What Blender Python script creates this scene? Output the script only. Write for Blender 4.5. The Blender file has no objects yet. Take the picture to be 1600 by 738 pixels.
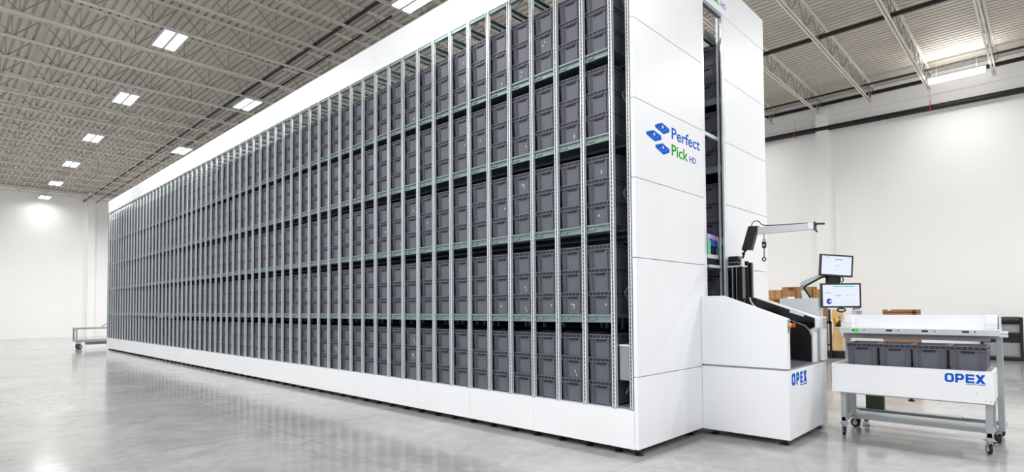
import bpy, bmesh, math, random
from mathutils import Vector, Matrix
random.seed(7)
SC = bpy.context.scene
COL = SC.collection
PI = math.pi

# ------------------------------------------------------------------ materials
def lin(c):
    return tuple((v / 12.92 if v <= .04045 else ((v + .055) / 1.055) ** 2.4) for v in (x / 255 for x in c))

def mat(name, rgb, rough=.5, metal=0., var=0., scale=6., bump=0., bscale=40., spec=.5, emit=None, estr=0., coat=0.):
    m = bpy.data.materials.new(name); m.use_nodes = True
    nt = m.node_tree; b = nt.nodes['Principled BSDF']
    c = lin(rgb)
    b.inputs['Base Color'].default_value = (*c, 1)
    b.inputs['Roughness'].default_value = rough
    b.inputs['Metallic'].default_value = metal
    b.inputs['Specular IOR Level'].default_value = spec
    if coat: b.inputs['Coat Weight'].default_value = coat; b.inputs['Coat Roughness'].default_value = .08
    if emit is not None:
        b.inputs['Emission Color'].default_value = (*lin(emit), 1)
        b.inputs['Emission Strength'].default_value = estr
    tc = nt.nodes.new('ShaderNodeTexCoord')
    if var:
        n = nt.nodes.new('ShaderNodeTexNoise'); n.inputs['Scale'].default_value = scale; n.inputs['Detail'].default_value = 4
        r = nt.nodes.new('ShaderNodeValToRGB')
        r.color_ramp.elements[0].position = .3; r.color_ramp.elements[1].position = .7
        r.color_ramp.elements[0].color = (*[x * (1 - var) for x in c], 1)
        r.color_ramp.elements[1].color = (*[min(1, x * (1 + var)) for x in c], 1)
        nt.links.new(tc.outputs['Object'], n.inputs['Vector'])
        nt.links.new(n.outputs['Fac'], r.inputs['Fac'])
        nt.links.new(r.outputs['Color'], b.inputs['Base Color'])
    if bump:
        n = nt.nodes.new('ShaderNodeTexNoise'); n.inputs['Scale'].default_value = bscale
        bp = nt.nodes.new('ShaderNodeBump'); bp.inputs['Strength'].default_value = bump; bp.inputs['Distance'].default_value = .01
        nt.links.new(tc.outputs['Object'], n.inputs['Vector'])
        nt.links.new(n.outputs['Fac'], bp.inputs['Height'])
        nt.links.new(bp.outputs['Normal'], b.inputs['Normal'])
    return m

M = {}
M['white'] = mat('white_powder_coat', (240, 242, 245), .38, var=.012, scale=2.)
M['galv'] = mat('galvanised_steel', (238, 244, 247), .28, .42, var=.06, scale=30.)
M['galv_dark'] = mat('galvanised_steel_dull', (134, 152, 150), .38, .5, var=.12, scale=14.)
M['alu'] = mat('aluminium_extrusion', (172, 178, 181), .38, .45, var=.05, scale=20.)
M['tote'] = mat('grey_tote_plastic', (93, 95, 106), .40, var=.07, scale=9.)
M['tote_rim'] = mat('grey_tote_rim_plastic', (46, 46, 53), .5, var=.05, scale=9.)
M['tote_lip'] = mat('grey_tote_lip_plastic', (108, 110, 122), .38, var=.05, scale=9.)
M['slot'] = mat('dark_handle_slot', (22, 22, 25), .6, var=.1)
M['black'] = mat('black_coated_metal', (20, 20, 23), .35, var=.08)
M['black_gloss'] = mat('black_gloss_panel', (14, 15, 19), .16, var=.05, coat=.4)
M['rubber'] = mat('black_rubber', (28, 28, 30), .7, var=.1)
M['wall'] = mat('painted_wall', (246, 246, 245), .75, var=.012, scale=.6, bump=.05, bscale=30)
M['deck'] = mat('painted_roof_deck', (196, 189, 178), .6, var=.05, scale=1.2)
M['joist'] = mat('painted_joist_steel', (224, 219, 211), .55, var=.05, scale=3.)
M['joist_web'] = mat('painted_joist_steel_shaded', (150, 144, 136), .55, var=.05, scale=3.)  # same joist paint, with the silhouette shade put into its colour
M['pipe_black'] = mat('black_pipe_paint', (22, 21, 21), .5, var=.1)
M['pipe_grey'] = mat('grey_conduit', (172, 169, 164), .45, .3, var=.06)
M['red'] = mat('red_paint', (205, 32, 30), .35, var=.05)
M['yellow'] = mat('yellow_plastic', (240, 205, 30), .4, var=.05)
M['orange'] = mat('orange_plastic', (225, 105, 35), .45, var=.06)
M['blue'] = mat('logo_blue', (0, 88, 200), .6, var=.03, spec=.12)
M['blue2'] = mat('logo_blue_light', (0, 128, 232), .6, var=.03, spec=.12)
M['blue3'] = mat('logo_blue_deep', (0, 62, 180), .6, var=.03, spec=.12)
M['green'] = mat('logo_green', (0, 160, 24), .6, var=.03, spec=.12)
M['violet'] = mat('logo_violet', (105, 110, 215), .4, var=.03)
M['cream'] = mat('logo_cream', (244, 240, 170), .4, var=.03)
M['grey_panel'] = mat('light_grey_panel', (214, 217, 221), .4, var=.02)
M['grey_mid'] = mat('mid_grey_panel', (150, 152, 155), .45, var=.04)
M['grey_tray'] = mat('grey_tray_plate', (110, 108, 116), .35, .3, var=.05)
M['residue'] = mat('label_residue', (205, 205, 208), .7, var=.12, scale=60)
M['card'] = mat('brown_cardboard', (150, 110, 68), .8, var=.10, scale=8)
M['card2'] = mat('pale_cardboard', (168, 130, 84), .8, var=.10, scale=8)
M['card_dark'] = mat('dark_cardboard', (92, 62, 36), .8, var=.15, scale=8)
M['ply'] = mat('plywood', (214, 176, 128), .6, var=.08, scale=5)
M['paper'] = mat('white_label', (244, 244, 246), .6, var=.02)
M['teal'] = mat('teal_gloss', (20, 160, 168), .12, .3, var=.2, scale=9, coat=.5)
M['robot_blue'] = mat('iridescent_blue', (40, 90, 190), .12, .35, var=.3, scale=7, coat=.6)
M['robot_violet'] = mat('iridescent_violet', (196, 150, 226), .15, .3, var=.2, scale=7, coat=.6)
M['robot_green'] = mat('iridescent_green', (60, 190, 130), .15, .3, var=.2, scale=7, coat=.6)
M['screen'] = mat('lit_screen', (20, 20, 24), .3, emit=(236, 242, 255), estr=.6, var=.01)
M['ui_blue'] = mat('screen_blue', (20, 20, 24), .3, emit=(120, 190, 245), estr=.55, var=.01)
M['ui_pale'] = mat('screen_pale', (20, 20, 24), .3, emit=(205, 228, 250), estr=.55, var=.01)
M['ui_teal'] = mat('screen_teal', (20, 20, 24), .3, emit=(110, 225, 205), estr=.55, var=.01)
M['ui_navy'] = mat('screen_navy', (20, 20, 24), .3, emit=(60, 80, 170), estr=.5, var=.01)
M['led_green'] = mat('green_indicator', (20, 120, 30), .3, emit=(20, 190, 50), estr=.7, var=.01)
M['lamp'] = mat('lamp_diffuser', (250, 250, 250), .5, emit=(255, 252, 246), estr=7., var=.005)

M['mesh_box'] = mat('green_grey_mesh', (62, 72, 58), .7, var=.6, scale=60)
def floor_material():
    m = bpy.data.materials.new('polished_concrete'); m.use_nodes = True
    nt = m.node_tree; N = nt.nodes; Lk = nt.links.new; b = N['Principled BSDF']
    tc = N.new('ShaderNodeTexCoord')
    def noise(sc, det, rough=.55, dist=0.):
        n = N.new('ShaderNodeTexNoise'); n.inputs['Scale'].default_value = sc; n.inputs['Detail'].default_value = det
        n.inputs['Roughness'].default_value = rough; n.inputs['Distortion'].default_value = dist
        Lk(tc.outputs['Object'], n.inputs['Vector']); return n
    def ramp(src, stops):
        r = N.new('ShaderNodeValToRGB'); e = r.color_ramp.elements
        e[0].position, e[0].color = stops[0][0], (*stops[0][1], 1)
        e[1].position, e[1].color = stops[1][0], (*stops[1][1], 1)
        Lk(src, r.inputs['Fac']); return r
    def mix(a, bb, f, mode='MULTIPLY'):
        x = N.new('ShaderNodeMix'); x.data_type = 'RGBA'; x.blend_type = mode
        if isinstance(f, float): x.inputs[0].default_value = f
        else: Lk(f, x.inputs[0])
        Lk(a, x.inputs[6]); Lk(bb, x.inputs[7]); return x.outputs[2]
    big = ramp(noise(.45, 5, .6, .6).outputs['Fac'], [(.3, (.31, .31, .31)), (.72, (.50, .497, .49))])
    mid = ramp(noise(2.6, 6, .65, .8).outputs['Fac'], [(.32, (.74, .74, .74)), (.66, (1, 1, 1))])
    fine = ramp(noise(24, 4, .7).outputs['Fac'], [(.3, (.9, .9, .9)), (.7, (1, 1, 1))])
    c = mix(big.outputs['Color'], mid.outputs['Color'], 1.)
    c = mix(c, fine.outputs['Color'], 1.)
    # saw-cut joints every 4.6 m both ways
    sep = N.new('ShaderNodeSeparateXYZ'); Lk(tc.outputs['Object'], sep.inputs[0])
    def joint(axis, off, period):
        a = N.new('ShaderNodeMath'); a.operation = 'ADD'; a.inputs[1].default_value = off; Lk(sep.outputs[axis], a.inputs[0])
        p = N.new('ShaderNodeMath'); p.operation = 'PINGPONG'; p.inputs[1].default_value = period / 2; Lk(a.outputs[0], p.inputs[0])
        l = N.new('ShaderNodeMath'); l.operation = 'LESS_THAN'; l.inputs[1].default_value = .006; Lk(p.outputs[0], l.inputs[0])
        return l.outputs[0]
    mx = N.new('ShaderNodeMath'); mx.operation = 'MAXIMUM'
    Lk(joint('X', -3.57 + 4.6, 4.6), mx.inputs[0]); Lk(joint('Y', 1.2, 4.6), mx.inputs[1])
    dk = N.new('ShaderNodeRGB'); dk.outputs[0].default_value = (.6, .6, .6, 1)
    c = mix(c, dk.outputs[0], mx.outputs[0])
    Lk(c, b.inputs['Base Color'])
    rr = ramp(noise(1.6, 5, .6).outputs['Fac'], [(.3, (.09, .09, .09)), (.7, (.19, .19, .19))])
    Lk(rr.outputs['Color'], b.inputs['Roughness'])
    bp = N.new('ShaderNodeBump'); bp.inputs['Strength'].default_value = .04; bp.inputs['Distance'].default_value = .02
    Lk(noise(3.5, 3).outputs['Fac'], bp.inputs['Height']); Lk(bp.outputs['Normal'], b.inputs['Normal'])
    b.inputs['Specular IOR Level'].default_value = .6
    return m
M['floor'] = floor_material()

# ------------------------------------------------------------------ mesh builder
class MB:
    def __init__(s): s.v = []; s.f = []; s.m = []
    def add(s, vs, fs, mi=0):
        o = len(s.v); s.v += [tuple(v) for v in vs]; s.f += [tuple(i + o for i in f) for f in fs]; s.m += [mi] * len(fs); return s
    def box(s, x0, x1, y0, y1, z0, z1, mi=0):
        x0, x1 = min(x0, x1), max(x0, x1); y0, y1 = min(y0, y1), max(y0, y1); z0, z1 = min(z0, z1), max(z0, z1)
        return s.add([(x0, y0, z0), (x1, y0, z0), (x1, y1, z0), (x0, y1, z0), (x0, y0, z1), (x1, y0, z1), (x1, y1, z1), (x0, y1, z1)],
                     [(0, 3, 2, 1), (4, 5, 6, 7), (0, 1, 5, 4), (1, 2, 6, 5), (2, 3, 7, 6), (3, 0, 4, 7)], mi)
    def prism(s, pts, axis, a0, a1, mi=0):
        """polygon in the other two axes (in x,y,z order) swept along axis from a0 to a1"""
        def P(p, a): return {'X': (a, p[0], p[1]), 'Y': (p[0], a, p[1]), 'Z': (p[0], p[1], a)}[axis]
        n = len(pts)
        return s.add([P(p, a0) for p in pts] + [P(p, a1) for p in pts],
                     [tuple(range(n))[::-1], tuple(range(n, 2 * n))] + [(i, (i + 1) % n, n + (i + 1) % n, n + i) for i in range(n)], mi)
    def tube(s, path, r, n=8, mi=0, closed=False):
        path = [Vector(p) for p in path]; L = len(path); rings = []
        up = None
        for i, p in enumerate(path):
            a = path[(i - 1) % L] if (closed or i) else p
            b = path[(i + 1) % L] if (closed or i < L - 1) else p
            t = (b - a).normalized()
            if up is None:
                up = Vector((0, 0, 1)) if abs(t.z) < .9 else Vector((1, 0, 0))
            u = (up - t * up.dot(t)).normalized(); w = t.cross(u); up = u
            rr = r[i] if isinstance(r, (list, tuple)) else r
            rings.append([p + (u * math.cos(2 * PI * k / n) + w * math.sin(2 * PI * k / n)) * rr for k in range(n)])
        vs = [v for q in rings for v in q]; fs = []
        for i in range(L if closed else L - 1):
            j = (i + 1) % L
            fs += [(i * n + k, i * n + (k + 1) % n, j * n + (k + 1) % n, j * n + k) for k in range(n)]
        if not closed: fs += [tuple(range(n))[::-1], tuple(range((L - 1) * n, L * n))]
        return s.add(vs, fs, mi)
    def cyl(s, a, b, r, n=16, mi=0): return s.tube([a, b], r, n, mi)
    def bar(s, a, b, w, h, mi=0, up=(0, 0, 1)):
        """rectangular bar from a to b; w across, h along up"""
        a, b = Vector(a), Vector(b); t = (b - a).normalized(); up = Vector(up)
        if abs(t.dot(up)) > .95: up = Vector((1, 0, 0))
        u = (up - t * up.dot(t)).normalized(); q = t.cross(u)
        vs = [p + q * sx * w / 2 + u * sz * h / 2 for p in (a, b) for sx, sz in ((-1, -1), (1, -1), (1, 1), (-1, 1))]
        return s.add(vs, [(3, 2, 1, 0), (4, 5, 6, 7), (0, 1, 5, 4), (1, 2, 6, 5), (2, 3, 7, 6), (3, 0, 4, 7)], mi)
    def obj(s, name, mats, parent=None, bevel=0., smooth=False):
        me = bpy.data.meshes.new(name); me.from_pydata(s.v, [], s.f); me.update()
        bm = bmesh.new(); bm.from_mesh(me); bmesh.ops.recalc_face_normals(bm, faces=bm.faces); bm.to_mesh(me); bm.free()
        if not isinstance(mats, (list, tuple)): mats = [mats]
        for k in mats: me.materials.append(M[k])
        me.polygons.foreach_set('material_index', s.m)
        if smooth: me.polygons.foreach_set('use_smooth', [True] * len(me.polygons))
        o = bpy.data.objects.new(name, me); COL.objects.link(o)
        if parent is not None: adopt(o, parent)
        if bevel:
            md = o.modifiers.new('edge', 'BEVEL'); md.width = bevel; md.segments = 2; md.limit_method = 'ANGLE'; md.angle_limit = .7
        if smooth:
            md = o.modifiers.new('hard', 'EDGE_SPLIT'); md.split_angle = .6
        return o

def base_of(o):
    p = Vector((0, 0, 0)); q = o
    while q is not None: p += q.location + (Vector((0, 0, 0))); q = None
    return p
def wpos(o):
    p = o.location.copy(); q = o
    if o.parent is not None: p = o.get('wx') and Vector(o['wx']) or Vector((0, 0, 0))
    return p
def adopt(o, parent):
    """child keeps its world coordinates"""
    o.parent = parent
    top = parent
    off = Vector((0, 0, 0))
    if parent.type == 'EMPTY': off = parent.location          # meshes sit at the world origin under their Empty
    elif parent.parent is not None: off = Vector((0, 0, 0))
    o.matrix_parent_inverse = Matrix.Translation(-off) if parent.type == 'EMPTY' else Matrix.Identity(4)

def thing(name, label, cat, loc=(0, 0, 0), group=None):
    o = bpy.data.objects.new(name, None); o.empty_display_size = .1; COL.objects.link(o)
    o.location = loc; o['label'] = label; o['category'] = cat
    if group: o['group'] = group
    return o
def tag(o, label, cat, group=None):
    o['label'] = label; o['category'] = cat
    if group: o['group'] = group
    return o
def struct(o): o['kind'] = 'structure'; return o

ONES = ['', 'first', 'second', 'third', 'fourth', 'fifth', 'sixth', 'seventh', 'eighth', 'ninth', 'tenth', 'eleventh', 'twelfth', 'thirteenth',
        'fourteenth', 'fifteenth', 'sixteenth', 'seventeenth', 'eighteenth', 'nineteenth']
TENS = {20: ('twenty', 'twentieth'), 30: ('thirty', 'thirtieth'), 40: ('forty', 'fortieth')}
def ordinal(n):
    if n < 20: return ONES[n]
    t, r = n // 10 * 10, n % 10
    return TENS[t][1] if r == 0 else TENS[t][0] + '-' + ONES[r]

def copy_thing(src, loc, label, group=None):
    r = src.copy(); COL.objects.link(r); r.location = loc; r['label'] = label
    if group: r['group'] = group
    for ch in src.children:
        c = ch.copy(); COL.objects.link(c); c.parent = r; c.matrix_parent_inverse = ch.matrix_parent_inverse.copy()
        for g in ch.children:
            d = g.copy(); COL.objects.link(d); d.parent = c; d.matrix_parent_inverse = g.matrix_parent_inverse.copy()
    return r

# ------------------------------------------------------------------ camera (shift lens, level with the horizon low in the frame)
HC = 1.728
F, CY = 881.56, 456.19
yaw, pit, rol = math.radians(43.7455), math.radians(1.6652), math.radians(-.3991)
fw = Vector((math.cos(yaw) * math.cos(pit), math.sin(yaw) * math.cos(pit), math.sin(pit)))
rt = Vector((math.sin(yaw), -math.cos(yaw), 0)); up = rt.cross(fw)
r2 = math.cos(rol) * rt + math.sin(rol) * up; u2 = -math.sin(rol) * rt + math.cos(rol) * up
cam = bpy.data.cameras.new('camera'); camo = bpy.data.objects.new('camera', cam); COL.objects.link(camo)
cam.sensor_width = 36; cam.lens = F / 1600 * 36; cam.shift_y = (CY - 369) / 1600; cam.clip_end = 300; cam.clip_start = .05
camo.matrix_world = Matrix(((r2.x, u2.x, -fw.x, 0), (r2.y, u2.y, -fw.y, 0), (r2.z, u2.z, -fw.z, HC), (0, 0, 0, 1)))
SC.camera = camo

# ------------------------------------------------------------------ setting
XW, YW, ZD, ZJ = 24.1, 47.3, 9.75, 9.1       # right wall, far wall, roof deck, joist underside
XM, YM = -9., -11.
struct(MB().box(XM, XW + .2, YM, YW + .2, -.2, 0).obj('floor', 'floor'))
struct(MB().box(XM, XW + .2, YW, YW + .25, 0, 10.2).obj('wall_left', 'wall'))
struct(MB().box(XW, XW + .25, YM, YW, 0, 10.2).obj('wall_right', 'wall'))
dk = MB(); prof = []; x = XM; pitch = .2032
while x < XW:
    prof += [(x, ZD), (x + .128, ZD), (x + .146, ZD + .055), (x + .185, ZD + .055)]
    x += pitch
prof = [(min(px_, XW), pz) for px_, pz in prof]
n = len(prof)
dk.add([(p[0], YM, p[1]) for p in prof] + [(p[0], YW, p[1]) for p in prof], [(i, i + 1, n + i + 1, n + i) for i in range(n - 1)])
dk.box(XM, XW + .2, YM, YW + .2, ZD + .07, ZD + .2)
struct(dk.obj('ceiling', 'deck'))
def trim(k, b, m): return struct(b.obj('trim_%d' % k, m))
trim(1, MB().box(23.78, XW, 6.01, 6.45, 0, 9.3), 'wall')                     # pilaster on the right wall
trim(2, MB().box(7.66, 8.05, 46.95, YW, 0, ZD), 'wall')                      # pilaster on the far wall
trim(3, MB().box(XW - .06, XW, YM, YW, 9.5, 9.62).box(XW - .12, XW, YM, YW, 9.5, 9.52), 'pipe_black')   # ledger angle along the right wall
trim(4, MB().box(XM, XW, YW - .1, YW, 9.55, 9.68), 'joist')
trim(5, MB().cyl((XW - .05, YM, 9.02), (XW - .05, YW, 9.02), .022, 8), 'wall')  # thin painted conduit on the right wall

# roof joists
def joist_proto():
    t = thing('roof_joist', '', 'roof joist', (0, 0, ZJ), 'open-web joists under the roof deck')
    x0, x1, h = -3., XW - .35, ZD - ZJ
    a = MB(); c = MB(); w = MB()
    for s in (-1, 1):
        a.box(x0, XW, s * .012, s * .07, ZD - .012, ZD); a.box(x0, XW, s * .012, s * .02, ZD - .06, ZD)
        c.box(x0, x1, s * .012, s * .062, ZJ, ZJ + .008); c.box(x0, x1, s * .012, s * .02, ZJ, ZJ + .05)
    p = 1.22; k = 0; xx = x1 - .25
    while xx > x0 + .7:
        zt, zb = ZD - .03, ZJ + .025
        w.cyl((xx, 0, zb), (xx - p / 2 + .03, 0, zt), .013, 6)
        w.cyl((xx, 0, zb), (xx + p / 2 - .03 if xx + p / 2 < XW - .1 else XW - .1, 0, zt), .013, 6)
        w.cyl((xx, 0, zb), (xx, 0, zt), .009, 6)
        xx -= p
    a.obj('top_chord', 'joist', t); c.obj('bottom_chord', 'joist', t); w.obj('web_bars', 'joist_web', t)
    return t
jp = joist_proto()
JY = [1.15 + 1.71 * k for k in range(27)]
for i, y in enumerate(JY):
    lab = 'white open-web roof joist under the deck, %s counting from the far white wall' % ordinal(len(JY) - i)
    if i == 0: jp.location = (0, y, ZJ); jp['label'] = lab
    else: copy_thing(jp, (0, y, ZJ), lab)

# pipes
def pipe(name, path, r, m, label, cat='pipe', n=12):
    return tag(MB().tube(path, r, n).obj(name, m, smooth=True), label, cat)
pipe('sprinkler_pipe', [(7.55, 1, 9.18), (7.45, YW, 9.18)], .045, 'pipe_black', 'thick black sprinkler pipe running under the deck above the storage machine')
pipe('sprinkler_pipe', [(8.15, 12, 9.2), (8.15, YW, 9.2)], .03, 'pipe_black', 'thin black pipe beside the thicker sprinkler pipe over the machine')
pipe('conduit', [(2.1, 1, 9.32), (2.35, YW, 9.32)], .036, 'pipe_grey', 'grey conduit running through the joists at far left of the roof')
pipe('sprinkler_pipe', [(17.35, -1, 9.3), (17.35, YW, 9.3)], .06, 'pipe_black', 'black sprinkler pipe crossing the joists between machine and right wall')
pipe('sprinkler_pipe', [(22.6, -1, 9.42), (22.6, YW, 9.42)], .035, 'pipe_black', 'thin black pipe under the deck nearest the right wall')
wp = thing('main_pipe', 'thick black main pipe running along the upper right wall on red hangers', 'pipe', (23.84, 3, 8.5))
MB().tube([(23.84, -2, 8.46), (23.84, 8, 8.56), (23.84, YW, 8.6)], .1, 14).obj('pipe_run', 'pipe_black', wp, smooth=True)
for y in (2.86, 7.2, 9.7):
    MB().cyl((23.84, y, 8.46), (23.84, y, 8.78), .012, 8).tube([(23.84 + .115 * math.cos(a), y, 8.52 + .115 * math.sin(a)) for a in [2 * PI * k / 14 for k in range(14)]], .012, 6, closed=True).obj('hanger', 'red', wp)
    MB().cyl((23.84, y, 8.78), (23.84, y, 9.12), .008, 6).obj('hanger_rod', 'pipe_grey', wp)

# lamps
LAMPW = 150.
def lamp_proto():
    t = thing('high_bay_light', '', 'ceiling light', (0, 0, 8.95), 'high bay lights under the joists')
    hb = MB()
    hb.box(-.27, .27, -.61, .61, .03, .09); hb.box(-.27, -.262, -.61, .61, 0, .03); hb.box(.262, .27, -.61, .61, 0, .03)
    hb.box(-.27, .27, -.61, -.602, 0, .03); hb.box(-.27, .27, .602, .61, 0, .03); hb.box(-.036, .036, -.6, .6, 0, .03)
    o = hb.obj('housing', 'grey_panel'); o.parent = t
    for s in (-1, 1):
        o = MB().box(s * .042, s * .25, -.595, .595, .012, .028).obj('diffuser', 'lamp'); o.parent = t
    w = MB()
    for y in (-.45, .45): w.cyl((0, y, .09), (0, y, .2), .006, 6)
    o = w.obj('hanger_wires', 'pipe_grey'); o.parent = t
    return t
lp = lamp_proto(); first = True
def area(x, y, z, sx, sy, p, upw=False):
    l = bpy.data.lights.new('lamp_light', 'AREA'); l.shape = 'RECTANGLE'; l.size = sx; l.size_y = sy; l.energy = p; l.color = (1., .998, .995); l.spread = PI if upw else math.radians(162)
    o = bpy.data.objects.new('lamp_light', l); COL.objects.link(o); o.location = (x, y, z)
    if upw: o.rotation_euler = (PI, 0, 0)
    return o
def lamp(x, y, label, power=None):
    global first
    if first: lp.location = (x, y, 8.95); lp['label'] = label; first = False
    else: copy_thing(lp, (x, y, 8.95), label)
    area(x, y, 8.945, .5, 1.18, power or LAMPW)
row1 = [(4.47, 16.9), (4.68, 22.66), (4.82, 28.8), (4.95, 34.7), (5.1, 40.5), (5.25, 46.0)]
for i, (x, y) in enumerate(row1):
    lamp(x, y, 'twin panel high bay light in the long left row, %s from the far wall' % ordinal(6 - i), LAMPW * (.12 if i == 5 else 1.2 if i == 4 else 1))
for i, (x, y) in enumerate([(7.86, 10.57), (7.8, 20.3), (8.0, 28.3)]):
    lamp(x, y, 'twin panel high bay light above the machine top edge, %s from the far wall' % ordinal(3 - i))
def unseen_lamp_row(x, ys, where, k=1.):  # unseen fixtures added to light the hall and the machine faces
    for i, y in enumerate(ys): lamp(x, y, 'added unseen high bay light over %s, %s from the far wall' % (where, ordinal(len(ys) - i)), LAMPW * k)
unseen_lamp_row(-4.5, (-7, -1, 5, 11, 17, 23, 29, 35, 41), 'the farthest open floor')
unseen_lamp_row(1.6, (-7, -1, 5, 11), 'the floor before the machine')
unseen_lamp_row(11.5, (35, 41), 'the floor behind the machine')
unseen_lamp_row(11.5, (-7, -1, 5, 11), 'the floor past the station')
unseen_lamp_row(16.5, (-7, -1, 9, 15, 21, 28, 36, 44), 'the floor toward the wall', 1.12)
# strip lamp by the right wall
sl = thing('strip_light', 'bright suspended strip light near the right wall with glow on the deck', 'ceiling light', (22.3, 2., 8.95))
MB().box(22.16, 22.44, 1.28, 2.72, 8.98, 9.03).obj('housing', 'grey_panel', sl)
MB().tube([(22.3, 1.3, 8.93), (22.3, 2.7, 8.93)], .1, 16).obj('lamp_tube', 'lamp', sl, smooth=True)
for y in (1.5, 2.5): MB().cyl((22.3, y, 9.03), (22.3, y, ZD), .005, 6).obj('hanger_wire', 'pipe_grey', sl)
area(22.3, 2., 8.82, .25, 1.4, LAMPW * .2)
area(22.3, 2., 9.045, .25, 1.4, 24, True)
for y in (-5, 9, 16, 23, 30, 38): area(22.3, y, 8.9, .25, 1.4, LAMPW * .2)  # bare unseen lights added along the right wall, without fixtures

# ------------------------------------------------------------------ totes
TW, TD, TH = .376, .585, .285
def ring_box(mb, hx, hy, z0, z1, t, mi=0):
    mb.box(-hx, hx, -hy, -hy + t, z0, z1, mi); mb.box(-hx, hx, hy - t, hy, z0, z1, mi)
    mb.box(-hx, -hx + t, -hy + t, hy - t, z0, z1, mi); mb.box(hx - t, hx, -hy + t, hy - t, z0, z1, mi)
def tote_body():
    mb = MB(); hx, hy = TD / 2 - .012, TW / 2 - .012; k = .965; h = TH - .004
    lo = [(-hx * k, -hy * k), (hx * k, -hy * k), (hx * k, hy * k), (-hx * k, hy * k)]; hi = [(-hx, -hy), (hx, -hy), (hx, hy), (-hx, hy)]
    t = .006
    def sh(p): return (p[0] - math.copysign(t, p[0]), p[1] - math.copysign(t, p[1]))
    vs = [(*p, 0) for p in lo] + [(*p, h) for p in hi] + [(*sh(p), h) for p in hi] + [(*sh(p), .012) for p in lo]
    fs = [(0, 3, 2, 1)] + [(i, (i + 1) % 4, 4 + (i + 1) % 4, 4 + i) for i in range(4)] + [(4 + i, 4 + (i + 1) % 4, 8 + (i + 1) % 4, 8 + i) for i in range(4)] \
        + [(8 + i, 8 + (i + 1) % 4, 12 + (i + 1) % 4, 12 + i) for i in range(4)] + [(12, 13, 14, 15)]
    mb.add(vs, fs)
    for y in (-.160, -.118, .098, .122, .160):
        for s in (-1, 1): mb.bar((s * hx * k - s * .002, y * k, .012), (s * (hx - .002), y, TH - .06), .006, .024, up=(1, 0, 0))
    for x in (-.26, -.21, 0, .21, .26):
        for s in (-1, 1): mb.bar((x * k, s * hy * k - s * .002, .012), (x, s * (hy - .002), TH - .06), .007, .012, up=(0, 1, 0))
    return mb
def tote_rim():
    mb = MB(); hx, hy = TD / 2, TW / 2; z0, z1 = TH - .058, TH
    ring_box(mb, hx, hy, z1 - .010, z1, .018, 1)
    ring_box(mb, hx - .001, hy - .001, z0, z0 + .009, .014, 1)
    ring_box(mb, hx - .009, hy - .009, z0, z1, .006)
    ny, nx = 6, 9
    for i in range(ny + 1):
        y = -hy + .008 + (2 * hy - .016) * i / ny
        for s in (-1, 1): mb.box(s * hx - s * .01, s * hx - s * .001, y - .003, y + .003, z0, z1 - .005, 1)
    for i in range(1, nx):
        x = -hx + .008 + (2 * hx - .016) * i / nx
        for s in (-1, 1): mb.box(x - .003, x + .003, s * hy - s * .01, s * hy - s * .001, z0, z1 - .005, 1)
    return mb
def tote_handle():
    mb = MB()
    for s in (-1,):
        mb.box(s * (TD / 2 - .013), s * (TD / 2 - .003), -.062, .062, TH - .083, TH - .056)
        mb.box(s * (TD / 2 - .013), s * (TD / 2 - .001), -.066, -.058, TH - .086, TH - .056); mb.box(s * (TD / 2 - .013), s * (TD / 2 - .001), .058, .066, TH - .086, TH - .056)
    return mb
def residue_mb(seed):
    r = random.Random(seed); mb = MB(); y0, z0 = r.uniform(-.07, .04), r.uniform(.06, .13)
    for q in range(r.randint(1, 3)):
        cy, cz = y0 + r.uniform(-.02, .02), z0 + r.uniform(-.03, .03); n = 9
        pts = [(cy + r.uniform(.004, .013) * math.cos(2 * PI * k / n), cz + r.uniform(.006, .02) * math.sin(2 * PI * k / n)) for k in range(n)]
        hx = TD / 2 - .012
        x = -(hx * .965 + (hx - hx * .965) * cz / TH)
        mb.prism(pts, 'X', x - .003, x + .001)
    return mb
tp = thing('storage_tote', '', 'tote', (0, 0, 0), 'grey totes stacked in the storage machine')
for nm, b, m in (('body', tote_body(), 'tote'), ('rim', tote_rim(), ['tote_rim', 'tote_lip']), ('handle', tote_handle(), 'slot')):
    o = b.obj(nm, m); o.parent = tp
res_meshes = []
for sd in range(8):
    o = residue_mb(sd).obj('label_residue', 'residue'); res_meshes.append(o.data); bpy.data.objects.remove(o)
tote_used = False
def tote(x, y, z, label, group=None, residue=None):
    global tote_used
    if not tote_used:
        tp.location = (x, y, z); tp['label'] = label; tote_used = True; r = tp
    else: r = None
    if r is None: r = copy_thing(tp, (x, y, z), label, group)
    if residue is not None:
        c = bpy.data.objects.new('label_residue', res_meshes[residue]); COL.objects.link(c); c.parent = r
    return r

X0, X1, YE, YF = 5.725, 9.917, 3.479, 30.57
ZT, ZB, ZBASE, ZHEAD = 6.652, .076, .524, 6.125
YP0, BAY = 3.805, .4298                       # first full-height post and post pitch
NB = 62
LEVEL = [.540, 1.644, 2.757, 3.865, 4.915]
POSNAME = ['bottom', 'middle', 'topmost']
LEVNAME = ['lowest shelf', 'second shelf up', 'third shelf up', 'fourth shelf up', 'top shelf']
XT = X0 + .055 + TD / 2                        # front tote centre
def bay_y(i): return YP0 + BAY * (i + .5) + .008
NI = 19
rnd = random.Random(11)
RES = {(0, 1, 0): 1, (0, 2, 0): 2, (0, 2, 2): 3, (1, 0, 1): 4, (1, 1, 0): 5, (2, 1, 0): 1, (4, 1, 0): 2, (4, 4, 0): 3, (3, 4, 0): 6, (2, 4, 1): 0, (9, 0, 2): 4, (9, 0, 1): 5, (6, 4, 1): 7}
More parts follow.
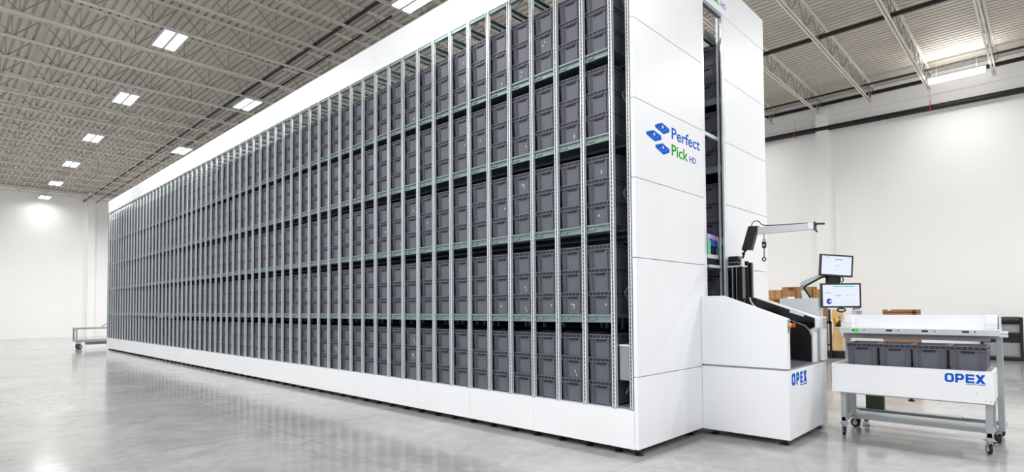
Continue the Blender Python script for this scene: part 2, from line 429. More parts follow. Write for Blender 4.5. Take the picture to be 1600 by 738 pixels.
for i in range(NI):
    for L in range(5):
        for k in range(3):
            lab = 'grey tote, %s of its stack, %s, %s column from the white end panel' % (POSNAME[k], LEVNAME[L], ordinal(i + 1))
            rs = RES.get((i, L, k))
            if rs is None and rnd.random() < .10: rs = rnd.randint(0, 7)
            tote(XT + rnd.uniform(-.008, .008), bay_y(i) + rnd.uniform(-.004, .004), LEVEL[L] + k * (TH + .001), lab, residue=rs)
YR = 3.60 + TW / 2 + .02
for L in range(5):
    for k in range(3):
        tote(8.36 + TD / 2, YR, LEVEL[L] + k * (TH + .001), 'grey tote inside the tall end slot, %s of its stack, %s' % (POSNAME[k], LEVNAME[L]), 'grey totes seen through the tall end slot')
# the rest of the stock: farther bays and the rows behind
st = MB()
def simple_tote(x, y, z, detail):
    hx, hy = TD / 2, TW / 2
    if detail:
        st.box(x - hx + .012, x + hx - .012, y - hy + .014, y + hy - .014, z, z + TH - .05, 0)
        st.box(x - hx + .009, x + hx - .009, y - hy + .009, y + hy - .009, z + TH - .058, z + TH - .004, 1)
        st.box(x - hx, x + hx, y - hy, y + hy, z + TH - .01, z + TH - .001, 3)
        st.box(x - hx, x + hx, y - hy, y + hy, z + TH - .058, z + TH - .05, 3)
        st.box(x - hx + .004, x - hx + .02, y - .062, y + .062, z + TH - .083, z + TH - .057, 2)
        for yy in (-.155, -.118, .098, .155): st.box(x - hx + .002, x - hx + .014, y + yy - .004, y + yy + .004, z + .01, z + TH - .06, 0)
    else:
        st.box(x - hx + .012, x + hx - .012, y - hy + .014, y + hy - .014, z, z + TH - .05, 0)
        st.box(x - hx, x + hx, y - hy, y + hy, z + TH - .056, z + TH - .001, 1)
for L in range(5):
    for k in range(3):
        z = LEVEL[L] + k * (TH + .001)
        for i in range(NB):
            y = bay_y(i)
            if i >= NI: simple_tote(XT + rnd.uniform(-.008, .008), y, z, True)
            for q in (1, 2): simple_tote(XT + q * (TD + .003), y, z, False)
            if i > 0: simple_tote(8.36 + TD / 2, YR + BAY * i, z, False)
            simple_tote(8.36 + TD * 1.5 + .01, YR + BAY * i, z, False)
so = st.obj('tote_stock', ['tote', 'tote_rim', 'slot', 'tote_lip']); so['kind'] = 'stuff'
tag(so, 'grey totes filling the far columns and inner rows of the storage machine', 'totes')

# ------------------------------------------------------------------ storage machine
mc = thing('storage_machine', 'long white-panelled tote storage machine with galvanised posts and shelves', 'storage machine', (X0, YE, 0))
def part(b, name, m, parent=None, bevel=0., smooth=False): return b.obj(name, m, mc if parent is None else parent, bevel, smooth)
def post_mb(y, x=X0, w=.062, d=.042, z0=ZBASE, z1=ZHEAD):
    b = MB(); a0, a1, a2, a3 = y + w / 2, y + w * .17, y - w * .08, y - w / 2
    b.box(x, x + .004, a1, a0, z0, z1); b.box(x, x + .004, a3, a2, z0, z1)
    b.box(x + .010, x + .013, a2 - .003, a1 + .003, z0, z1)
    b.box(x, x + .012, a1, a1 + .003, z0, z1); b.box(x, x + .012, a2 - .003, a2, z0, z1)
    for s in (-1, 1):
        b.box(x, x + d, y + s * (w / 2 - .004), y + s * w / 2, z0, z1)
        b.box(x + d - .004, x + d, y + s * (w / 2 - .02), y + s * w / 2, z0, z1)
    return b
def slots_mb(b, y, x=X0, z0=ZBASE, z1=ZHEAD):
    z = z0 + .05
    while z < z1 - .05:
        b.box(x + .0085, x + .0105, y - .0035, y + .009, z, z + .03, 1); z += .05
    return b
posts_y = [YP0 + BAY * i for i in range(NB + 1)]
for i, y in enumerate(posts_y):
    p = post_mb(y)
    if i < 22: slots_mb(p, y)
    part(p, 'post', ['galv', 'slot'])
part(slots_mb(post_mb(3.565, w=.05), 3.57), 'post', ['galv', 'slot'])
# shelves: tray, front flange with lips, bracket
def shelf_mb(b, i, z, x0=X0 + .02, x1=X0 + 1.8):
    y0 = YP0 + BAY * i + .034; y1 = YP0 + BAY * (i + 1) - .034
    b.box(x0 + .03, x1, y0 - .03, y1 + .03, z - .012, z - .002)
    b.box(x0, x0 + .035, y0, y1, z - .02, z); b.box(x0 + .026, x0 + .032, y0, y1, z - .09, z - .02); b.box(x0, x0 + .03, y0, y1, z - .098, z - .088)
    b.box(x0 + .010, x0 + .028, y1 - .12, y1 - .03, z - .066, z - .05)
    for xx in (.55, 1.15, 1.7): b.box(x0 + xx, x0 + xx + .04, y0 - .03, y1 + .03, z - .04, z - .012)
    return b
rest = MB()
for L in range(1, 5):
    for i in range(NB):
        if i < 25: part(shelf_mb(MB(), i, LEVEL[L]), 'shelf', 'galv_dark')
        else: shelf_mb(rest, i, LEVEL[L])
o = part(rest, 'shelf', 'galv_dark'); o['kind'] = 'stuff'; o['label'] = 'row of galvanised shelf edges toward the far end'
# rear rack shelves, inner posts, top rails
b = MB()
for L in range(1, 5):
    b.box(8.31, 9.85, 3.55, YF - .05, LEVEL[L] - .014, LEVEL[L] - .003); b.box(8.30, 8.33, 3.55, YF - .05, LEVEL[L] - .1, LEVEL[L])
part(b, 'rear_shelves', 'galv_dark')['kind'] = 'stuff'
b = MB()
for i in range(NB + 1):
    y = YP0 + BAY * i
    for xx in (7.47, 9.83): b.box(xx, xx + .05, y - .02, y + .02, ZBASE, ZHEAD)
    if i: b.box(8.285, 8.335, y - .2 - .02, y - .2 + .02, ZBASE, ZHEAD)
part(b, 'inner_posts', 'galv_dark')['kind'] = 'stuff'
part(MB().box(8.285, 8.325, 3.57, 3.60, ZBASE, ZHEAD), 'slot_post', 'galv')
for i in range(NB + 1):
    y = YP0 + BAY * i
    part(MB().box(X0 + .07, 7.52, y - .025, y + .025, 6.03, 6.036).box(X0 + .07, 7.52, y + .019, y + .025, 5.94, 6.036).box(X0 + .07, 7.52, y - .025, y + .025, 5.94, 5.946), 'top_rail', 'galv_dark')
b = MB()
for i in range(NB + 1): b.box(8.3, 9.85, YP0 + BAY * i - .02, YP0 + BAY * i + .02, 5.95, 6.03)
part(b, 'rear_top_rails', 'galv_dark')['kind'] = 'stuff'
part(MB().box(X0 + .01, X0 + .06, 3.53, YF, ZHEAD - .045, ZHEAD).box(7.46, 7.52, 3.53, YF, 6.036, 6.1), 'head_rail', 'galv_dark')
# header and base panels
def runs(y0, y1, step, off):
    ys = [y0]; y = y0 + off
    while y < y1 - .3: ys.append(y); y += step
    return list(zip(ys, ys[1:] + [y1]))
hy0 = YE + .052
for a, c in runs(hy0, YF, 1.5, 2.45): part(MB().box(X0, X0 + .05, a + .002, c - .002, ZHEAD, ZT), 'header_panel', 'white')
for a, c in runs(hy0, YF, BAY * 3, YP0 + BAY * 3 - hy0): part(MB().box(X0, X0 + .05, a + .0015, c - .0015, ZB, ZBASE), 'base_panel', 'white')
part(MB().box(X0 + .05, X0 + .1, hy0, YF - .01, ZT - .05, ZT - .01).box(X0 + .05, X0 + .1, hy0, YF - .01, ZHEAD + .02, ZHEAD + .06), 'header_frame', 'galv_dark')
part(MB().box(X0, X0 + .07, hy0, YF - .01, ZBASE, ZBASE + .008).box(X0 + .05, 7.5, hy0, YF - .01, ZBASE - .06, ZBASE).box(8.3, 9.86, hy0, YF - .01, ZBASE - .06, ZBASE), 'base_deck', 'galv')
part(MB().box(9.867, 9.917, hy0, YF, ZHEAD, ZT).box(9.867, 9.917, hy0, YF, ZB, ZBASE), 'rear_panels', 'white')
part(MB().box(9.88, 9.90, hy0, YF, ZBASE, ZHEAD), 'rear_blocking_sheet', 'grey_mid')  # unseen sheet added to stop light passing through the rack
part(MB().box(X0 + .002, X1, YF + .001, YF + .05, ZB, ZT), 'far_end_blocking_panel', 'white')  # unseen, added at full height to stop light leaking in here
part(MB().box(X0, X0 + .06, YF - .04, YF + .05, ZBASE, ZHEAD), 'far_corner_post', 'galv_dark')
# end panels
seams = [ZB, .916, 2.309, 3.252, 4.197, 5.154, 6.117]
g = .004
logo_host = None
for z0, z1 in zip(seams, seams[1:]):
    o = part(MB().box(X0, 7.526, YE, YE + .05, z0 + g, z1 - g), 'end_panel', 'white', bevel=.003)
    if abs(z0 - 3.252) < .01: logo_host = o
    part(MB().box(8.277, X1, YE, YE + .05, z0 + g, z1 - g), 'end_panel', 'white', bevel=.003)
top_panel = part(MB().box(X0, X1, YE, YE + .05, 6.117 + g, ZT), 'end_panel', 'white', bevel=.003)
part(MB().box(X0 + .02, 7.51, YE + .05, YE + .06, ZB + .02, ZT - .02).box(8.29, X1 - .02, YE + .05, YE + .06, ZB + .02, ZT - .02), 'seam_backing', 'grey_mid')
part(MB().box(7.53, 7.6, YE + .004, YE + .03, .95, 6.113).box(7.57, 7.6, YE + .03, YE + .1, .95, 6.113), 'slot_frame', 'galv')
part(MB().box(8.214, 8.273, YE + .004, YE + .03, .95, 6.113), 'slot_frame', 'galv')
part(MB().box(7.6, 8.214, YE + .004, YE + .06, 6.07, 6.113), 'slot_frame', 'galv_dark')
part(MB().box(7.6, 8.27, 3.585, 3.61, 4.235, 4.285), 'cross_bar', 'grey_panel')
part(MB().box(7.6, 8.3, 3.9, 3.95, 5.9, 6.0).box(7.6, 8.3, 3.62, 3.66, 5.7, 5.78), 'slot_head_beams', 'black')
part(MB().box(7.86, 8.27, 3.56, 3.9, 2.30, 2.34), 'slot_shelf', 'grey_panel')
part(MB().box(7.87, 8.27, 3.9, 3.95, .95, 2.9), 'slot_back_plate', 'black')
part(MB().box(8.05, 8.17, 3.80, 3.84, 1.86, 2.28), 'slot_guide_strip', 'grey_mid')
# braces in the end section
for k in range(9):
    z = .7 + k * .6
    a, c = ((5.80, 3.68, z), (6.42, 3.68, z + .6)) if k % 2 == 0 else ((6.42, 3.68, z), (5.80, 3.68, z + .6))
    part(MB().bar(a, c, .008, .032), 'brace', 'galv_dark')
part(MB().box(6.40, 6.45, 3.64, 3.72, ZBASE, ZHEAD), 'end_upright', 'galv_dark')
cb = part(MB().box(5.79, 6.1, 3.60, 3.765, .86, 1.265), 'motor_box', 'grey_mid', bevel=.004)
part(MB().box(5.785, 6.11, 3.595, 3.77, 1.265, 1.285), 'lid', 'galv', cb)
part(MB().bar((5.9, 3.68, 1.285), (6.1, 3.62, 1.5), .03, .03), 'gas_strut', 'galv_dark')
# levelling feet
def foot_mb(x, y, r=.055, ztop=ZB):
    return MB().tube([(x, y, 0), (x, y, .014), (x, y, .03), (x, y, .032)], [r, r, r * .55, .015], 14).cyl((x, y, .03), (x, y, ztop), .014, 8)
for i, y in enumerate([3.53] + posts_y): part(foot_mb(X0 + .09, y, ztop=ZBASE - .06), 'foot', 'black', smooth=True)
for x in (7.2, 9.6): part(foot_mb(x, YE + .09, ztop=ZBASE - .06), 'foot', 'black', smooth=True)

# ------------------------------------------------------------------ printed marks
def poly_decal(mb, pts, O, R, U, N, t=.0015, mi=0):
    O, R, U, N = map(Vector, (O, R, U, N)); n = len(pts)
    a = [O + R * p[0] + U * p[1] for p in pts]
    mb.add([v - N * .0005 for v in a] + [v + N * t for v in a], [tuple(range(n))[::-1], tuple(range(n, 2 * n))] + [(i, (i + 1) % n, n + (i + 1) % n, n + i) for i in range(n)], mi)
def text_part(s, size_h, width, O, R, U, N, m, parent, name='lettering'):
    """flat lettering: cap height size_h, total width, lower left corner O"""
    cu = bpy.data.curves.new('text', 'FONT'); cu.body = s; cu.size = 1; cu.extrude = .001; cu.offset = .012; cu.resolution_u = 3
    ob = bpy.data.objects.new('text', cu); COL.objects.link(ob)
    dg = bpy.context.evaluated_depsgraph_get(); dg.update()
    me = bpy.data.meshes.new_from_object(ob.evaluated_get(dg)); bpy.data.objects.remove(ob)
    xs = [v.co.x for v in me.vertices]; x0, x1 = min(xs), max(xs)
    cap = .729                                            # cap height of the built-in face
    O, R, U, N = map(Vector, (O, R, U, N))
    for v in me.vertices:
        x, y, z = v.co
        v.co = O + R * ((x - x0) / (x1 - x0) * width) + U * (y / cap * size_h) + N * (z + .0008)
    me.materials.append(M[m]); me.name = name
    o = bpy.data.objects.new(name, me); COL.objects.link(o); adopt(o, parent); return o
EX, UZ, NY = (1, 0, 0), (0, 0, 1), (0, -1, 0)
def machine_logo(dx, dz, host, hdmat):
    o = lambda x, z: (x + dx, YE, z + dz)
    text_part('Perfect', .153, .80, o(6.622, 3.893), EX, UZ, NY, 'blue', host)
    text_part('Pick', .152, .445, o(6.615, 3.676), EX, UZ, NY, 'green', host)
    text_part('HD', .08, .19, o(7.106, 3.682), EX, UZ, NY, hdmat, host)
    for q in ([(6.202, 3.98), (6.373, 4.042), (6.564, 4.004), (6.563, 3.960), (6.413, 3.902), (6.207, 3.945)],
              [(5.988, 3.845), (6.163, 3.902), (6.353, 3.871), (6.351, 3.818), (6.193, 3.765), (5.991, 3.812)],
              [(6.205, 3.729), (6.385, 3.784), (6.56, 3.742), (6.559, 3.7), (6.407, 3.640), (6.21, 3.696)]):
        mb = MB(); p = q; dzz = p[0][1] - p[5][1]; q4 = (p[4][0], p[4][1] + dzz)
        A = lambda pts, mi, t: poly_decal(mb, pts, o(0, 0), EX, UZ, NY, t, mi)
        A([p[0], p[1], p[2], q4], 1, .0015); A([p[0], q4, p[4], p[5]], 0, .0015); A([q4, p[2], p[3], p[4]], 0, .0015)
        cx = sum(v[0] for v in (p[0], p[1], p[2], q4)) / 4; cz = sum(v[1] for v in (p[0], p[1], p[2], q4)) / 4
        inn = [(cx + (v[0] - cx) * .74, cz + (v[1] - cz) * .74) for v in (p[0], p[1], p[2], q4)]
        A(inn, 0, .002)
        A([inn[0], inn[1], (inn[1][0], inn[1][1] - .02), (inn[0][0], inn[0][1] - .02)], 2, .0024)
        A([(cx - .02, cz + .012), (cx + .012, cz + .018), (cx + .026, cz - .012), (cx - .004, cz - .02)], 3, .0028)
        mb2 = mb.obj('tray_emblem', ['blue', 'blue2', 'blue3', 'cream']); adopt(mb2, host)
machine_logo(0, 0, logo_host, 'blue')
machine_logo(1.09, 2.553, top_panel, 'violet')
def opex(host, O, R, N, H, spans, stroke, mname):
    """squared block capitals O P E X; spans: (start, end) of each letter along R"""
    mb = MB(); A = lambda pts, t=.0015: poly_decal(mb, pts, O, R, (0, 0, 1), N, t)
    s = stroke; sv = stroke * .95; c = s * .75
    def ring(x0, x1, z0, z1, left=True):
        if left:
            out = [(x0 + c, z0), (x1 - c, z0), (x1, z0 + c), (x1, z1 - c), (x1 - c, z1), (x0 + c, z1), (x0, z1 - c), (x0, z0 + c)]
        else:
            out = [(x0, z0), (x1 - c, z0), (x1, z0 + c), (x1, z1 - c), (x1 - c, z1), (x0, z1), (x0, z1 - .001), (x0, z0 + .001)]
        e = s * .18
        inn = [(x0 + s + e, z0 + sv), (x1 - s - e, z0 + sv), (x1 - s, z0 + sv + e), (x1 - s, z1 - sv - e), (x1 - s - e, z1 - sv), (x0 + s + e, z1 - sv), (x0 + s, z1 - sv - e), (x0 + s, z0 + sv + e)]
        for i in range(8): j = (i + 1) % 8; A([out[i], out[j], inn[j], inn[i]])
    (a, b), (p, q), (e, f), (x, y) = spans
    ring(a, b, 0, H)
    ring(p, q, H * .30, H, False); A([(p, 0), (p + s, 0), (p + s, H * .4), (p, H * .4)], .0021)
    A([(e, 0), (e + s, 0), (e + s, H), (e, H)])
    for z in (0, H / 2 - sv / 2, H - sv): A([(e + s * 1., z), (f, z), (f, z + sv), (e + s * 1., z + sv)])
    k = s * 1.25
    A([(x, 0), (x + k, 0), (y, H), (y - k, H)]); A([(x, H), (x + k, H), (y, 0), (y - k, 0)][::-1], .0021)
    # worn small tagline under the letters
    r = random.Random(3); u = e; zt = -H * .17
    while u < y - .001:
        w = (y - e) * r.uniform(.035, .06)
        if abs((u - e) / (y - e) - .5) > .035: A([(u, zt), (min(y, u + w * .75), zt), (min(y, u + w * .75), zt + H * .09), (u, zt + H * .09)])
        u += w
    o = mb.obj('logo_lettering', mname); adopt(o, host); return o

# ------------------------------------------------------------------ transport robot in the slot
rb = thing('transport_robot', 'glossy blue and teal transport robot parked inside the tall end slot', 'robot', (8.1, 3.7, 2.44))
MB().box(7.88, 8.26, 3.60, 3.86, 2.44, 2.50).obj('carriage', 'grey_panel', rb, bevel=.004)
MB().box(7.89, 8.25, 3.64, 3.86, 2.50, 2.74).obj('housing', 'black', rb, bevel=.006)
MB().prism([(7.885, 2.74), (8.26, 2.70), (8.26, 2.775), (7.885, 2.80)], 'Y', 3.60, 3.70).obj('top_cover', 'robot_violet', rb, bevel=.004)
MB().box(7.99, 8.255, 3.60, 3.64, 2.62, 2.715).obj('front_cover', 'robot_blue', rb, bevel=.004)
MB().box(8.02, 8.24, 3.61, 3.64, 2.52, 2.60).obj('window_panel', 'black_gloss', rb)
MB().prism([(7.885, 2.50), (7.99, 2.50), (7.99, 2.70), (7.94, 2.74), (7.885, 2.74)], 'Y', 3.60, 3.64).obj('side_cover', 'robot_green', rb, bevel=.004)
MB().box(8.25, 8.265, 3.60, 3.85, 2.44, 2.70).obj('end_cover', 'teal', rb)
MB().box(7.93, 8.2, 3.62, 3.80, 2.345, 2.44).obj('lift_block', 'black', rb, bevel=.01)

# ------------------------------------------------------------------ pick station
KX, KF, KB = 7.377, 2.36, YE - .003
ks = thing('pick_station', 'white pick station cabinet with black chute docked to the machine end', 'pick station', (8.1, 2.9, 0))
kp = lambda b, n, m, par=None, bevel=0., smooth=False: b.obj(n, m, ks if par is None else par, bevel, smooth)
kbase = kp(MB().box(KX, 8.96, KF, KB, ZB, .925), 'base_cabinet', 'white', bevel=.004)
kp(MB().box(KX + .02, 8.94, KF + .02, KB - .02, .925, .95), 'seam_strip', 'grey_mid')
kp(MB().prism([(KB, .95), (KB, 1.875), (3.18, 1.875), (KF + .006, 1.572), (KF + .006, .95)], 'X', KX, 7.465), 'side_panel', 'white', bevel=.004)
kp(MB().prism([(KB, .95), (KB, 1.875), (3.20, 1.875), (KF + .006, 1.572), (KF + .006, 1.43), (KF + .04, 1.38), (KF + .04, .95)], 'X', 8.52, 8.72), 'side_panel', 'white', bevel=.004)
kp(MB().prism([(3.44, 1.86), (3.19, 1.86), (KF + .012, 1.56), (KF + .012, 1.44), (KF + .10, 1.40), (KF + .10, 1.2), (3.44, 1.2)], 'X', 8.500, 8.520), 'upper_liner', 'black_gloss')
pts = [(KF + .05, .955), (KF + .05, 1.33), (KF + .07, 1.40), (KF + .12, 1.455), (KF + .18, 1.48), (3.2, 1.74), (3.2, .955)]
kp(MB().prism(pts, 'X', 8.46, 8.500), 'chute_liner', 'black')
kp(MB().tube([(8.455, p[0], p[1]) for p in pts[1:6]], .006, 8), 'liner_edge', 'grey_mid', smooth=True)
kp(MB().box(7.465, 7.475, KF + .03, 3.3, .955, 1.5), 'inner_panel', 'black')
kp(MB().prism([(KF + .012, .95), (KF + .012, .958), (3.2, 1.02), (3.2, .95)], 'X', 7.475, 8.46), 'tray_floor', 'grey_tray')
kp(MB().prism([(2.75, 1.02), (3.2, 1.02), (3.2, 1.7), (2.95, 1.3)], 'X', 7.476, 8.459), 'chute_back', 'black')
kp(MB().prism([(2.678, 1.694), (2.495, 1.625), (2.510, 1.581), (2.697, 1.643)], 'X', 8.496, 8.500), 'label_sticker', 'paper')
kc = kp(MB().box(8.80, 9.02, KF - .002, KF + .16, .96, 1.575), 'control_column', 'white', bevel=.006)
gb = MB()
for k in range(9): gb.box(8.82, 9.0, KF - .006, KF - .001, 1.405 + k * .018, 1.414 + k * .018)
kp(gb, 'grille', 'grey_mid', kc)
kp(MB().box(8.72, 8.80, KF + .03, KF + .2, .955, 1.5), 'column_bracket', 'grey_mid')
# tower
kp(MB().box(8.25, 8.42, 3.25, 3.46, 1.0, 2.31), 'tower_panel', 'black_gloss', bevel=.003)
kp(MB().box(8.238, 8.25, 3.385, 3.40, 1.0, 2.31), 'tower_rail', 'grey_mid', bevel=.002)
kp(MB().box(8.238, 8.25, 3.33, 3.337, 1.0, 2.31), 'tower_rail', 'grey_mid', bevel=.002)
kp(MB().box(8.42, 8.475, 3.235, 3.46, 1.2, 2.40), 'tower_column', 'black', bevel=.008)
kp(MB().box(8.475, 8.53, 3.20, 3.46, 1.2, 2.38), 'tower_column', 'black_gloss', bevel=.006)
kp(MB().box(8.53, 8.535, 3.20, 3.46, 1.88, 2.36), 'glass_edge', 'teal')
kp(MB().tube([(8.44, 3.222, 1.86), (8.44, 3.21, 1.80), (8.45, 3.17, 1.74), (8.46, 3.11, 1.69), (8.47, 3.05, 1.66)], .013, 8), 'bent_rail', 'grey_panel', smooth=True)
kp(MB().box(8.24, 8.42, 3.24, 3.46, 2.31, 2.33), 'tower_top', 'white', bevel=.003)
es = kp(MB().box(7.385, 7.46, KF - .001, KF + .005, 1.40, 1.56), 'switch_plate', 'grey_mid', bevel=.001)
kp(MB().cyl((7.423, KF - .002, 1.492), (7.423, KF - .03, 1.492), .025, 16), 'yellow_collar', 'yellow', es, smooth=True)
kp(MB().tube([(7.423, KF - .03, 1.492), (7.423, KF - .045, 1.492), (7.423, KF - .06, 1.492), (7.423, KF - .068, 1.492)], [.012, .028, .028, .018], 16), 'stop_button', 'red', es, smooth=True)
for x, y in ((KX + .1, KF + .1), (8.85, KF + .1), (KX + .1, 3.36), (8.85, 3.36)): kp(foot_mb(x, y), 'foot', 'black', smooth=True)
opex(kbase, (0, KF, .736), EX, NY, .152, [(7.478, 7.612), (7.650, 7.766), (7.803, 7.892), (7.93, 8.068)], .042, 'blue')

sc_ = thing('label_printer', 'small black printer in two tiers on the pick station tower', 'printer', (8.33, 3.36, 2.33))
MB().box(8.25, 8.41, 3.315, 3.455, 2.33, 2.375).obj('base', 'black', sc_, bevel=.008)
MB().prism([(3.455, 2.39), (3.33, 2.39), (3.30, 2.42), (3.31, 2.47), (3.455, 2.47)], 'X', 8.25, 8.41).obj('top_unit', 'black_gloss', sc_, bevel=.006)
MB().box(8.26, 8.40, 3.325, 3.45, 2.375, 2.39).obj('gap_band', 'grey_mid', sc_)

# jib arm over the chute
ja = thing('jib_arm', 'white jib arm with black counterweight reaching over the pick station', 'arm', (8.3, 3.26, 2.33))
MB().prism([(3.03, 2.868), (3.03, 2.763), (2.29, 2.763), (2.29, 2.848)], 'X', 8.27, 8.33).obj('boom', 'grey_panel', ja, bevel=.004)
MB().box(8.265, 8.335, 2.29, 2.36, 2.765, 2.85).obj('end_cap', 'white', ja, bevel=.003)
MB().prism([(3.154, 2.893), (3.025, 2.885), (3.125, 2.54), (3.255, 2.565)], 'X', 8.25, 8.35).obj('counterweight', 'black', ja, bevel=.006)
MB().tube([(8.3, 3.225, 2.56), (8.3, 3.245, 2.48), (8.3, 3.26, 2.43)], .014, 8).cyl((8.3, 3.20, 2.545), (8.3, 3.262, 2.575), .02, 8).cyl((8.3, 3.23, 2.5), (8.3, 3.262, 2.506), .02, 8).obj('mast', 'black', ja, smooth=True)
MB().tube([(8.3, 3.265, 2.33), (8.3, 3.265, 2.345), (8.3, 3.265, 2.42), (8.3, 3.265, 2.44)], [.03, .03, .022, .015], 14).obj('mast_base', 'white', ja, smooth=True)
MB().tube([(8.3, 3.127, 2.885), (8.3, 3.115, 2.93), (8.3, 3.09, 2.957), (8.3, 3.052, 2.966), (8.3, 3.015, 2.945), (8.3, 2.985, 2.907), (8.3, 2.938, 2.884), (8.3, 2.80, 2.874), (8.3, 2.636, 2.866), (8.3, 2.374, 2.856)], .007, 8).obj('cable', 'rubber', ja, smooth=True)
MB().box(8.26, 8.34, 2.275, 2.29, 2.745, 2.862).obj('end_bracket', 'black', ja)
MB().tube([(8.3, 2.28, 2.82), (8.3, 2.255, 2.835), (8.3, 2.20, 2.83), (8.3, 2.165, 2.825)], .013, 8).obj('grip', 'black', ja, smooth=True)
MB().tube([(8.3, 2.28, 2.76), (8.3, 2.265, 2.735), (8.3, 2.265, 2.722)], [.008, .012, .012], 8).obj('peg', 'black', ja, smooth=True)
hk = thing('tool_hanger', 'black pulley with spring and ring hanging under the jib arm', 'tool hanger', (8.3, 2.952, 2.76))
MB().cyl((8.3, 2.95, 2.762), (8.3, 2.951, 2.67), .010, 8).box(8.28, 8.32, 2.93, 2.97, 2.665, 2.69).obj('hook_rod', 'alu', hk)
MB().prism([(2.925, 2.655), (2.978, 2.655), (2.978, 2.58), (2.965, 2.555), (2.938, 2.555), (2.925, 2.58)], 'X', 8.28, 8.32).obj('pulley_block', 'black', hk, bevel=.006)
MB().cyl((8.277, 2.952, 2.60), (8.323, 2.952, 2.60), .012, 12).obj('pulley_pin', 'paper', hk)
sp = [(8.3 + .011 * math.cos(a * 1.2), 2.954 + .011 * math.sin(a * 1.2), 2.556 - a * .0028) for a in range(46)]
MB().tube(sp, .004, 5).obj('spring', 'grey_mid', hk, smooth=True)
MB().tube([(8.3, 2.957 + .022 * math.sin(a), 2.402 + .026 * math.cos(a)) for a in [2 * PI * k / 16 for k in range(16)]], .009, 8, closed=True).obj('ring', 'black', hk, smooth=True)

# ------------------------------------------------------------------ control cabinet, monitor arm and monitors
cc = thing('control_cabinet', 'plain light grey cabinet standing behind the pick station', 'cabinet', (9.2, 2.75, 0))
MB().box(9.06, 9.28, 2.47, 3.01, .05, 1.845).obj('body', 'grey_panel', cc, bevel=.004)
MB().box(9.08, 9.26, 2.49, 2.99, 0, .05).obj('plinth', 'black', cc)
DV = Vector((.6917, -.7222, 0)); NV = Vector((-.7222, -.6917, 0)); UV = Vector((0, 0, 1))
def monitor(c, w, h, tilt, label, ui):
    c = Vector(c); ct, st_ = math.cos(tilt), math.sin(tilt)
    R = DV * ct + UV * st_; U = UV * ct - DV * st_
    t = thing('monitor', label, 'monitor', c - UV * h / 2)
    def slab(u0, u1, v0, v1, n0, n1, nm, m, par=None):
        vs = [c + R * u + U * v + NV * n_ for n_ in (n0, n1) for u, v in ((u0, v0), (u1, v0), (u1, v1), (u0, v1))]
        b = MB().add(vs, [(0, 3, 2, 1), (4, 5, 6, 7), (0, 1, 5, 4), (1, 2, 6, 5), (2, 3, 7, 6), (3, 0, 4, 7)])
        return b.obj(nm, m, t if par is None else par)
    slab(-w / 2, w / 2, -h / 2, h / 2, -.03, -.002, 'housing', 'black')
    bz = .022; by = .024
    for (a, b, d, e) in ((-w / 2, w / 2, -h / 2, -h / 2 + by), (-w / 2, w / 2, h / 2 - bz, h / 2), (-w / 2, -w / 2 + bz, -h / 2 + by, h / 2 - bz), (w / 2 - bz, w / 2, -h / 2 + by, h / 2 - bz)):
        slab(a, b, d, e, -.002, .006, 'bezel', 'black_gloss')
    s = slab(-w / 2 + bz, w / 2 - bz, -h / 2 + by, h / 2 - bz, -.0018, .002, 'screen', 'screen')
    W, H = w - 2 * bz, h - by - bz
    for (u, v, uw, vh, m) in ui:
        u0, v0 = -w / 2 + bz + u * W, h / 2 - bz - v * H
        slab(u0, u0 + uw * W, v0 - vh * H, v0, .0022, .003, 'screen_item', m, s)
    return t, c, R, U, s
t, c, R, U, s = monitor((9.176, 2.253, 2.314), .478, .315, math.radians(-4.0), 'smaller upper monitor on the arm, tilted, showing a pale page',
    [(.12, .05, .12, .04, 'ui_blue'), (.02, .16, .08, .03, 'ui_blue'), (.45, .15, .27, .05, 'ui_blue'), (.82, .05, .04, .03, 'ui_blue'), (.9, .04, .05, .04, 'ui_navy'), (.46, .5, .06, .03, 'ui_blue'),
     (.56, .5, .05, .03, 'ui_blue'), (.46, .76, .07, .03, 'ui_pale'), (.27, .1, .004, .85, 'ui_pale')])
upm = c
t, c, R, U, s = monitor((9.229, 2.215, 1.879), .578, .356, math.radians(0), 'larger lower monitor showing a teal bar and a round blue emblem',
    [(.30, .05, .58, .055, 'ui_teal'), (.03, .05, .03, .03, 'ui_pale'), (.06, .36, .18, .035, 'ui_blue'), (.36, .48, .14, .035, 'ui_blue'), (.40, .56, .04, .03, 'ui_blue'), (.60, .47, .26, .03, 'ui_pale'), (.29, .05, .004, .88, 'ui_pale'),
     (.3, .84, .6, .012, 'ui_pale')])
lom = c
em = Vector(c) + R * (-.578 / 2 + .022 + .17 * .534) + U * (-.085)
mb = MB(); poly_decal(mb, [(.039 * math.cos(2 * PI * k / 24), .043 * math.sin(2 * PI * k / 24)) for k in range(24)], em + NV * .003, R, U, NV, .001); mb.obj('emblem', 'ui_navy', t)
mb = MB(); poly_decal(mb, [(.016 + .015 * math.cos(2 * PI * k / 16), .015 * math.sin(2 * PI * k / 16)) for k in range(16)], em + NV * .0045, R, U, NV, .001); mb.obj('emblem', 'screen', t)
ma = thing('monitor_stand', 'jointed grey monitor arm with black cable carrying the two monitors', 'monitor stand', (9.2, 2.66, 1.845))
A3 = [(9.2, 2.65, 1.845), (9.2, 2.70, 2.0), (9.2, 2.70, 2.06), (9.19, 2.475, 2.17), upm + NV * -.06 + Vector((0, 0, -.17)) ]
MB().prism([(2.735, 1.97), (2.69, 1.97), (2.60, 1.845), (2.715, 1.845)], 'X', 9.16, 9.23).obj('riser', 'white', ma, bevel=.004)
MB().box(9.155, 9.235, 2.67, 2.745, 1.97, 2.035).obj('joint', 'grey_mid', ma, bevel=.006)
